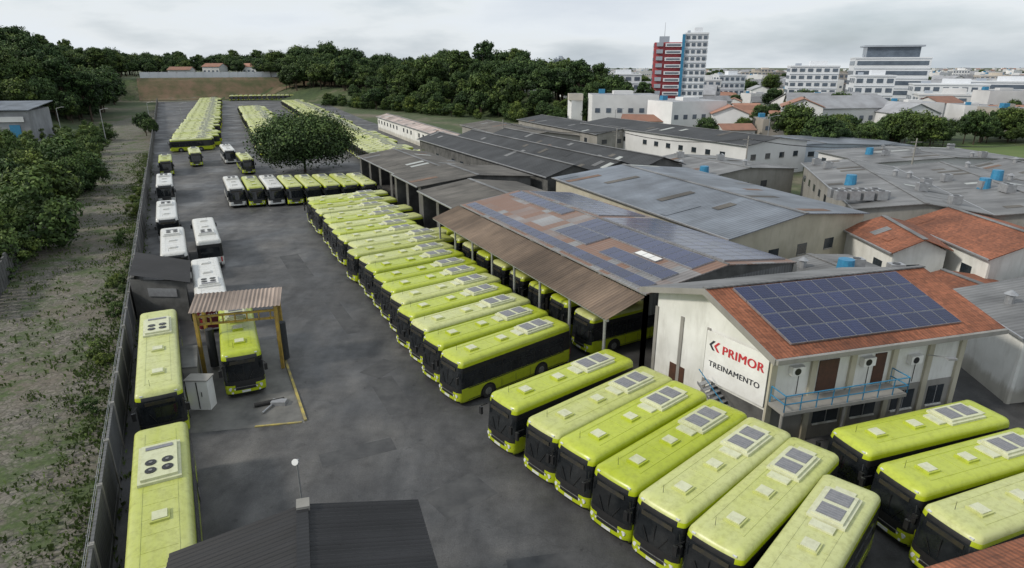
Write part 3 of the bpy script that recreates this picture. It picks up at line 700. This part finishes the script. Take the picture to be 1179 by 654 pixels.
k=MB(); k.box((-19.2,34.3,1.0),(1.3,.8,2.0),SIGNW,GREYC); k.box((-19.2,33.88,1.0),(.05,.03,1.8),BLACK); k.box((-18.95,33.86,1.1),(.04,.03,.3),BLACK); k.box((-19.2,34.3,2.03),(1.45,.95,.06),GREYC); k.build('utility_cabinet')
k=MB(); k.obox((-20.6,35.0,0),(.9,.2,0),(-1.4,3.0,0),(0,0,2.3),GREYC); k.obox((-20.7,34.9,2.3),(1.1,.2,0),(-1.5,3.2,0),(0,0,.08),DARKC); k.build('pump_house')
k=MB(); k.cyl((-16.0,34.2,.15),(-14.4,35.0,.15),.14,.14,RUBBER,10); k.cyl((-15.2,33.4,.1),(-14.9,34.6,.12),.06,.06,STEEL); k.box((-14.6,34.6,.14),(.9,.5,.25),STEEL); k.build('scrap_pipes')
k=MB(); k.ribbed((-34.2,54.6,4.1),(-31.0,48.0,4.1),(-25.9,47.6,3.6),(-28.8,53.6,3.6),BLACKR,.3,.03)
k.obox((-31.2,48.3,0),(4.6,-.2,0),(0,.2,0),(0,0,3.55),DARKC); k.obox((-29.8,48.2,2.2),(2.4,-.1,0),(0,-.04,0),(0,0,.7),STEEL)
k.obox((-31.2,48.5,0),(-2.8,5.6,0),(.2,.1,0),(0,0,3.7),DARKC)
k.build('lean_to_shed')
k=MB(); k.obox((21,229,0),(4,1,0),(-1,4,0),(0,0,9),CITYW); k.box((22.5,231.5,10),(5,5,2.2),TANW,GREYC); k.build('water_tower')
# ------------------------------------------------------------ towers
def tower_block(name,x,y,w,d,hh,rot,wall,win,fl,bays,z0=0,extra=None,band=False):
    k=MB(); k.box((0,0,hh/2),(w,d,hh),wall,CITYG)
    fh=hh/fl
    for f in range(fl):
        if band:
            k.box((0,-d/2-.05,fh*(f+.55)),(w*.94,.2,fh*.42),win)
            for sx in(-1,1): k.box((sx*(w/2+.05),0,fh*(f+.55)),(.2,d*.9,fh*.42),win)
        else:
            for i in range(bays):
                bw=w/bays; k.box((-w/2+bw*(i+.5),-d/2-.05,fh*(f+.55)),(bw*.62,.2,fh*.45),win)
            nb=max(1,int(d/(w/bays)))
            for i in range(nb):
                bw=d/nb
                for sx in(-1,1): k.box((sx*(w/2+.05),-d/2+bw*(i+.5),fh*(f+.55)),(.2,bw*.6,fh*.45),win)
        k.box((0,-d/2-.1,fh*(f+1)-.1),(w+.1,.25,.18),TOWG)
    k.box((0,0,hh+.3),(w+.4,d+.4,.6),wall); k.box((w*.1,0,hh+1.6),(w*.35,d*.4,2.2),wall); k.box((-w*.3,d*.1,hh+1.1),(w*.12,d*.2,1.2),TOWG)
    if extra: extra(k,w,d,hh,fh,fl)
    return k.build(name,(x,y,z0),rot)
def ex(k,w,d,hh,fh,fl):
    k.box((-w/2-6,1,(hh-3)/2),(12,d+1,hh-3),TOWR,CITYG)
    for f in range(fl-1):
        k.box((-w/2-4.4,-d/2-.15,fh*(f+.5)),(6.5,1.2,fh*.5),TOWW)
        k.box((-w/2-4.4,-d/2-.2,fh*(f+.5)),(5.5,1.3,fh*.22),WINC)
        k.box((-w/2-9.9,-d/2-.15,fh*(f+.6)),(2.6,1.2,fh*.55),TOWG)
        k.box((-w/2-12.05,1,fh*(f+.5)),(.3,d-3,fh*.4),WINC)
    k.box((-w/2-.6,-d/2-.3,hh/2),(1.1,.9,hh),BLUEP)
    k.box((-w/2-8,1,hh-2),(4,4,3),TOWG); k.cyl((-w/2-8,1,hh-1),(-w/2-8,1,hh+5),.12,.05,STEEL)
tower_block('apartment_tower',76,278,9,12,32.5,-.18,TOWW,WINC,12,4,extra=ex)
tower_block('office_block',150,330,22,16,20,-.3,TOWW,WINC,6,6)
tower_block('office_block',162,296,16,12,16,-.3,TOWW,WINC,4,4)
tower_block('hospital_building',196,345,34,20,24,-.35,TOWW,WINC,5,8,band=True)
tower_block('hospital_building',206,310,30,14,12,-.4,TOWW,WINC,3,8)
tower_block('hospital_building',238,318,30,14,13,-.4,TOWW,WINC,3,8,band=True)
tower_block('office_block',180,270,22,12,9,-.4,CITYW,WINC,2,5)
tower_block('office_block',225,280,26,12,9,-.4,CITYW,WINC,2,6)
tower_block('office_block',255,296,12,12,10,-.4,CITYW,WINC,2,3)
tower_block('office_block',56,345,22,14,16,-.1,TOWW,WINC,4,5)
tower_block('office_block',104,360,18,14,13,-.1,CITYW,WINC,4,5)
tower_block('office_block',128,390,16,12,15,.1,TOWW,WINC,4,5)
tower_block('office_block',40,560,9,9,26,-.1,TOWG,WINC,9,3)
tower_block('office_block',-30,620,8,8,30,-.1,TOWG,WINC,9,3)
tower_block('office_block',140,600,7,7,24,-.1,TOWG,WINC,9,3)
for i in range(26):
    y=R.uniform(450,1500); x=R.uniform(.02,.95)*y; tower_block('office_block',x,y,R.uniform(14,34),R.uniform(10,16),R.uniform(8,17),R.uniform(-.4,.3),R.choice([TOWW,CITYW,TANW]),WINC,4,6)
k=MB(); k.box((0,0,2.5),(24,14,5),WINC,TOWG); k.box((0,0,5.4),(27,17,.8),TOWG); k.build('rooftop_pavilion',(196,345,24.6),-.35)
def hmesh(w,d,h,kind):
    k=MB(); wl=R.choice([CITYW,TANW,CITYW])
    k.box((0,0,h/2),(w,d,h),wl,CITYG)
    for i in range(int(w/3)): k.box((-w/2+1.5+3*i,-d/2-.03,h*.55),(1.3,.1,1.2),WINC)
    if kind:
        rm=CITYT if kind==1 else CITYG; o=.5
        A_=(-w/2-o,-d/2-o,h);B_=(w/2+o,-d/2-o,h);C_=(w/2+o,d/2+o,h);E_=(-w/2-o,d/2+o,h);r0=(-w/2-o,0,h+d*.22);r1=(w/2+o,0,h+d*.22)
        k.slab(A_,B_,r1,r0,rm,.15); k.slab(C_,E_,r0,r1,rm,.15); k.face([(-w/2,-d/2,h),(-w/2,d/2,h),(-w/2,0,h+d*.2)],wl);k.face([(w/2,d/2,h),(w/2,-d/2,h),(w/2,0,h+d*.2)],wl)
    else: k.box((0,0,h+.4),(w*.3,d*.3,1.0),wl); k.box((-w*.3,d*.3,h+.6),(1.6,1.6,1.2),BLUEP)
    return k.build('house_mesh',link=False)
HM=[hmesh(10,8,4,1),hmesh(14,9,4.5,1),hmesh(12,10,6.5,1),hmesh(9,9,6,0),hmesh(18,12,9,0),hmesh(24,14,6,2),hmesh(12,9,4,1),hmesh(34,20,6,2),hmesh(16,10,12,0)]
cnt=0; spots=[]
while cnt<1500:
    u=R.random(); y=u**1.4*2300+178; x=R.uniform(-.12,.98)*y
    if y<430 and 135<x<275 and y>255: continue
    if y<215 and x>88: continue
    if y<310 and 50<x<92 and y>245: continue
    if x<38 and y<430: continue
    if x<62 and y<190: continue
    if y<450 and any((x-a_)**2+(y-b_)**2<140 for a_,b_ in spots): continue
    spots.append((x,y))
    put(R.choice(HM),'house',(x,y,terr(x,y)),R.choice([0,1.57,.3,-.3,1.3])+R.uniform(-.1,.1),scale=R.uniform(.75,1.25)); cnt+=1
for x,y in [(-195,500),(-175,505),(-150,510),(-130,505),(-110,525),(-220,490),(-240,480)]:
    put(R.choice(HM[:3]),'house',(x,y,terr(x,y)),R.uniform(-.3,.3),scale=1.1)
# ------------------------------------------------------------ vegetation
def tree_mesh(h,rad,seed,clumps=34,per=90,ls=.42,trunk=True,flat=.8,L3=None,low=-.6):
    r=random.Random(seed); k=MB(); L3=L3 or LEAVES
    if trunk:
        th=h*.4; k.cyl((0,0,-.5),(.1,0,th),.05*h*.5,.03*h*.5,BARK,8)
    cl=[]
    lob=[(r.uniform(0,6.28),r.uniform(.8,1.15)) for _ in range(5)]
    for i in range(clumps):
        a=r.uniform(0,6.283); el=r.uniform(low,1); u=r.random()**.45
        lobf=1+.18*sum(math.cos(a-q)*s for q,s in lob)/2
        rr=rad*.82*u*math.sqrt(max(.04,1-el*el*.85))*lobf
        cl.append(Vector((math.cos(a)*rr,math.sin(a)*rr,h*.58+el*h*.34*flat*r.uniform(.85,1.15))))
        if trunk and i%5==0: k.cyl((0,0,h*.3),tuple(cl[-1]),.014*h,.004*h,BARK,5)
    for c in cl:
        cr=rad*r.uniform(.14,.3); tone=r.choice([0,0,1,1,1,2])
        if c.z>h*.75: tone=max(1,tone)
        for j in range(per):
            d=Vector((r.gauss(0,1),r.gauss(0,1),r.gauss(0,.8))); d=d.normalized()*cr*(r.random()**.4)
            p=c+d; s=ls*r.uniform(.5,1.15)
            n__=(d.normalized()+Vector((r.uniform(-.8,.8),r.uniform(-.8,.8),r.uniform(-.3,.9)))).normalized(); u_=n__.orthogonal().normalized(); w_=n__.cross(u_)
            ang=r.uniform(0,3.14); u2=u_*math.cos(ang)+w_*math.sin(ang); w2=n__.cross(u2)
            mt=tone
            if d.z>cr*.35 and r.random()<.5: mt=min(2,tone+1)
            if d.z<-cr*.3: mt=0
            k.face([p-u2*s,p-w2*s*.6,p+u2*s,p+w2*s*.6],L3[mt],uv=[(0,0)]*4)
    return k.build('tree_mesh',link=False)
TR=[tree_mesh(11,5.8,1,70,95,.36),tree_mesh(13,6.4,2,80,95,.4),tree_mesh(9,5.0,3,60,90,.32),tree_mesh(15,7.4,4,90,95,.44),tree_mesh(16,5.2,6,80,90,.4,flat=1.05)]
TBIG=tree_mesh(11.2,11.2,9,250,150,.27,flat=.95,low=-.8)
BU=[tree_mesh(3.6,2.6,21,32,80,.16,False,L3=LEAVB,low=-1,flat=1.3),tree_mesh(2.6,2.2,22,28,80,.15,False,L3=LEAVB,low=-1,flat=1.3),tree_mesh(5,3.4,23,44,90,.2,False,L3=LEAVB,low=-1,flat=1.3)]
def tree(me,x,y,s=1,name='tree',dz=0): put(me,name,(x,y,terr(x,y)+dz),R.uniform(0,6.28),scale=(s*R.uniform(.85,1.15),s*R.uniform(.85,1.15),s*R.uniform(.8,1.2)))
put(TBIG,'tree',(-41.5,126,-.2),0.4)
for i in range(300):
    s=R.uniform(0.02,1.25); p=R.uniform(2 if s<.62 else 16,78); bx=25-175*s; by=232+180*s
    if s<.1: p=R.uniform(12,50)
    tree(R.choice(TR),bx+.72*p,by+.70*p,R.uniform(.75,1.35))
for i in range(120):
    s=R.uniform(.0,.72); p=R.uniform(-8,14); bx=25-175*s; by=232+180*s
    tree(R.choice([BU[2],BU[2],TR[2]]),bx+.72*p,by+.70*p,R.uniform(.7,1.2),'tree')
c=0
while c<760:
    y=R.uniform(140,640); x=-R.uniform(.42,1.0)*y; d,t=dt(x,y)
    if d<(20 if y>214 else 60): continue
    if x>-178 and y<205: continue
    tree(R.choice(TR),x,y,R.uniform(.75,1.35)); c+=1
c=0
while c<300:
    y=R.uniform(490,700); x=-R.uniform(.03,.75)*y; d,t=dt(x,y)
    if t<474 : continue
    tree(R.choice(TR),x,y,R.uniform(.8,1.4)); c+=1
for x,y in [(-150,475),(-143,478),(-136,474),(-156,482),(-128,484),(-120,480)]: tree(TR[3],x,y+14,1.5)
for i in range(250):
    t=R.random(); bx=-47-80*t; by=56+145*t; o=R.uniform(0,1)**1.2*30-1
    tree(R.choice(BU),bx-o*.9,by-o*.4,R.uniform(.6,1.5)*(.7 if by>140 else 1),'bush')
for x,y,s in [(-62,82,1.0),(-75,92,.8),(-86,110,.7),(-93,126,.55),(-90,96,.8),(-112,196,.7),(-118,206,.7),(-106,188,.6)]: tree(TR[2],x,y,s)
for x,y in [(-46,50),(-44,45),(-49,58),(-40,38),(-38,33),(-36,30),(-42,42),(-33,26),(-29,21),(-34,29)]: tree(BU[1],x-1,y,.7,'bush')
for i in range(34):
    t=R.random()**1.3*140+4; o=w0+A*t-NR*(R.uniform(.8,2.2)); tree(R.choice(BU[:2]),o.x,o.y,R.uniform(.18,.42),'bush')
for i in range(60):
    t=R.random(); tree(R.choice(TR[:4]),92+95*t+R.uniform(-4,4),170+12*t+R.uniform(-6,12),R.uniform(.45,.75))
for i in range(22): tree(R.choice(TR[:4]),72+R.uniform(0,26),150+R.uniform(0,16),R.uniform(.45,.75))
for i in range(520):
    y=R.random()**1.2*1700+230; x=R.uniform(-.12,.98)*y
    if y<430 and x<112: continue
    if 140<x<262 and 250<y<370: continue
    tree(R.choice(TR[:4]),x,y,R.uniform(.6,1.0))
for i in range(30): tree(R.choice(TR[:3]),R.uniform(45,115),R.uniform(180,270),R.uniform(.45,.7))
tree(TR[0],34,34.0,.4); tree(BU[0],33.5,33,1,'bush')
k=MB(); r=random.Random(5)
def tuft(x,y,s,nn=10):
    for j in range(nn):
        a=r.uniform(0,6.28); o=Vector((x+r.gauss(0,s*.9),y+r.gauss(0,s*.9),.0)); d=Vector((math.cos(a),math.sin(a),0)); hgt=s*r.uniform(.3,.8)
        k.face([o,o+d*s*.16,o+d*s*.42+Vector((0,0,hgt)),o+Vector((0,0,hgt*.7))-d*.03],GRASSM,uv=[(0,0)]*4)
for i in range(6500):
    t=r.random()**1.6*170; side=r.choice([0,0,1,1,2,2])
    if side==0: o=w0+A*t-NR*abs(r.gauss(0,1.6)+.2)
    elif side==1: o=w0+A*t-NR*r.uniform(1,24)
    else: o=Vector((-30,18,0))+A*t*1.05+NR*r.gauss(-3,3.5)
    tuft(o.x,o.y,r.uniform(.12,.45),8)
k.build('weeds')
def lamp(x,y,h=9):
    k=MB(); k.cyl((0,0,0),(0,0,h),.12,.07,STEEL,8); k.cyl((0,0,h),(1.6,0,h+.35),.05,.04,STEEL,6); k.box((1.9,0,h+.35),(.7,.25,.12),STEEL); k.build('street_lamp',(x,y,terr(x,y)))
for x,y in [(-128,182),(-112,176),(-118,210),(-105,205),(28,175),(60,150)]: lamp(x,y)
def pole(x,y,h=9):
    k=MB(); k.cyl((0,0,0),(0,0,h),.16,.1,GREYC,8); k.box((0,0,h-.6),(1.8,.1,.12),GREYC); k.box((0,0,h-1.4),(1.2,.1,.1),GREYC); k.build('utility_pole',(x,y,terr(x,y)))
pl=[(-2,142),(20,122),(40,108),(66,104),(95,110),(130,118)]
for x,y in pl: pole(x,y)
k=MB()
for (x0_,y0_),(x1_,y1_) in zip(pl,pl[1:]):
    for dy in (-.7,0,.7):
        pr=None
        for i in range(9):
            t=i/8; q=Vector((x0_+(x1_-x0_)*t,y0_+(y1_-y0_)*t+dy,8.5-1.2*4*t*(1-t)))
            if pr: k.cyl(pr,q,.03,.03,BLACK,4)
            pr=q
k.build('overhead_wires')
# ------------------------------------------------------------ light
el=math.radians(36); az=math.radians(252)
w=D.worlds.new('World'); scene.world=w; w.use_nodes=True; nt=w.node_tree; bg=nt.nodes['Background']
sky=N(nt,'ShaderNodeTexSky'); sky.sky_type='NISHITA'; sky.sun_disc=False; sky.sun_elevation=el; sky.sun_rotation=az; sky.air_density=1.2; sky.dust_density=2
tc=N(nt,'ShaderNodeTexCoord'); mp=N(nt,'ShaderNodeMapping'); mp.inputs['Scale'].default_value=(1,1,4.0); mp.inputs['Rotation'].default_value=(0.05,.06,0.4); nt.links.new(tc.outputs['Generated'],mp.inputs[0])
no=N(nt,'ShaderNodeTexNoise'); no.inputs['Scale'].default_value=2.0; no.inputs['Detail'].default_value=8; no.inputs['Roughness'].default_value=.52; nt.links.new(mp.outputs[0],no.inputs['Vector'])
f=ramp(nt,no.outputs[0],[(.3,(.5,.5,.5)),(.55,(1,1,1))])
cc=ramp(nt,no.outputs[0],[(.35,(5.8,6.8,7.9)),(.5,(8.3,8.8,9.2)),(.68,(6.8,7.4,8.1))])
nt.links.new(mixc(nt,f,sky.outputs[0],cc),bg.inputs[0]); bg.inputs[1].default_value=.1
s=D.lights.new('Sun','SUN'); s.energy=2.5; s.angle=math.radians(7); s.color=(1,.94,.84)
so_=D.objects.new('Sun',s); scene.collection.objects.link(so_)
dv=Vector((math.sin(az)*math.cos(el),math.cos(az)*math.cos(el),math.sin(el))); so_.rotation_euler=dv.to_track_quat('Z','Y').to_euler(); so_.location=(0,0,80)
scene.view_settings.view_transform='Standard'; scene.view_settings.look='None'; scene.view_settings.exposure=0
cam=D.cameras.new('Camera'); cam.sensor_width=36; cam.lens=36*720/1179; cam.clip_end=14000; cam.clip_start=.1
co=D.objects.new('Camera',cam); scene.collection.objects.link(co); co.location=(0,0,20); co.rotation_euler=(math.radians(90-19.15),0,0); scene.camera=co
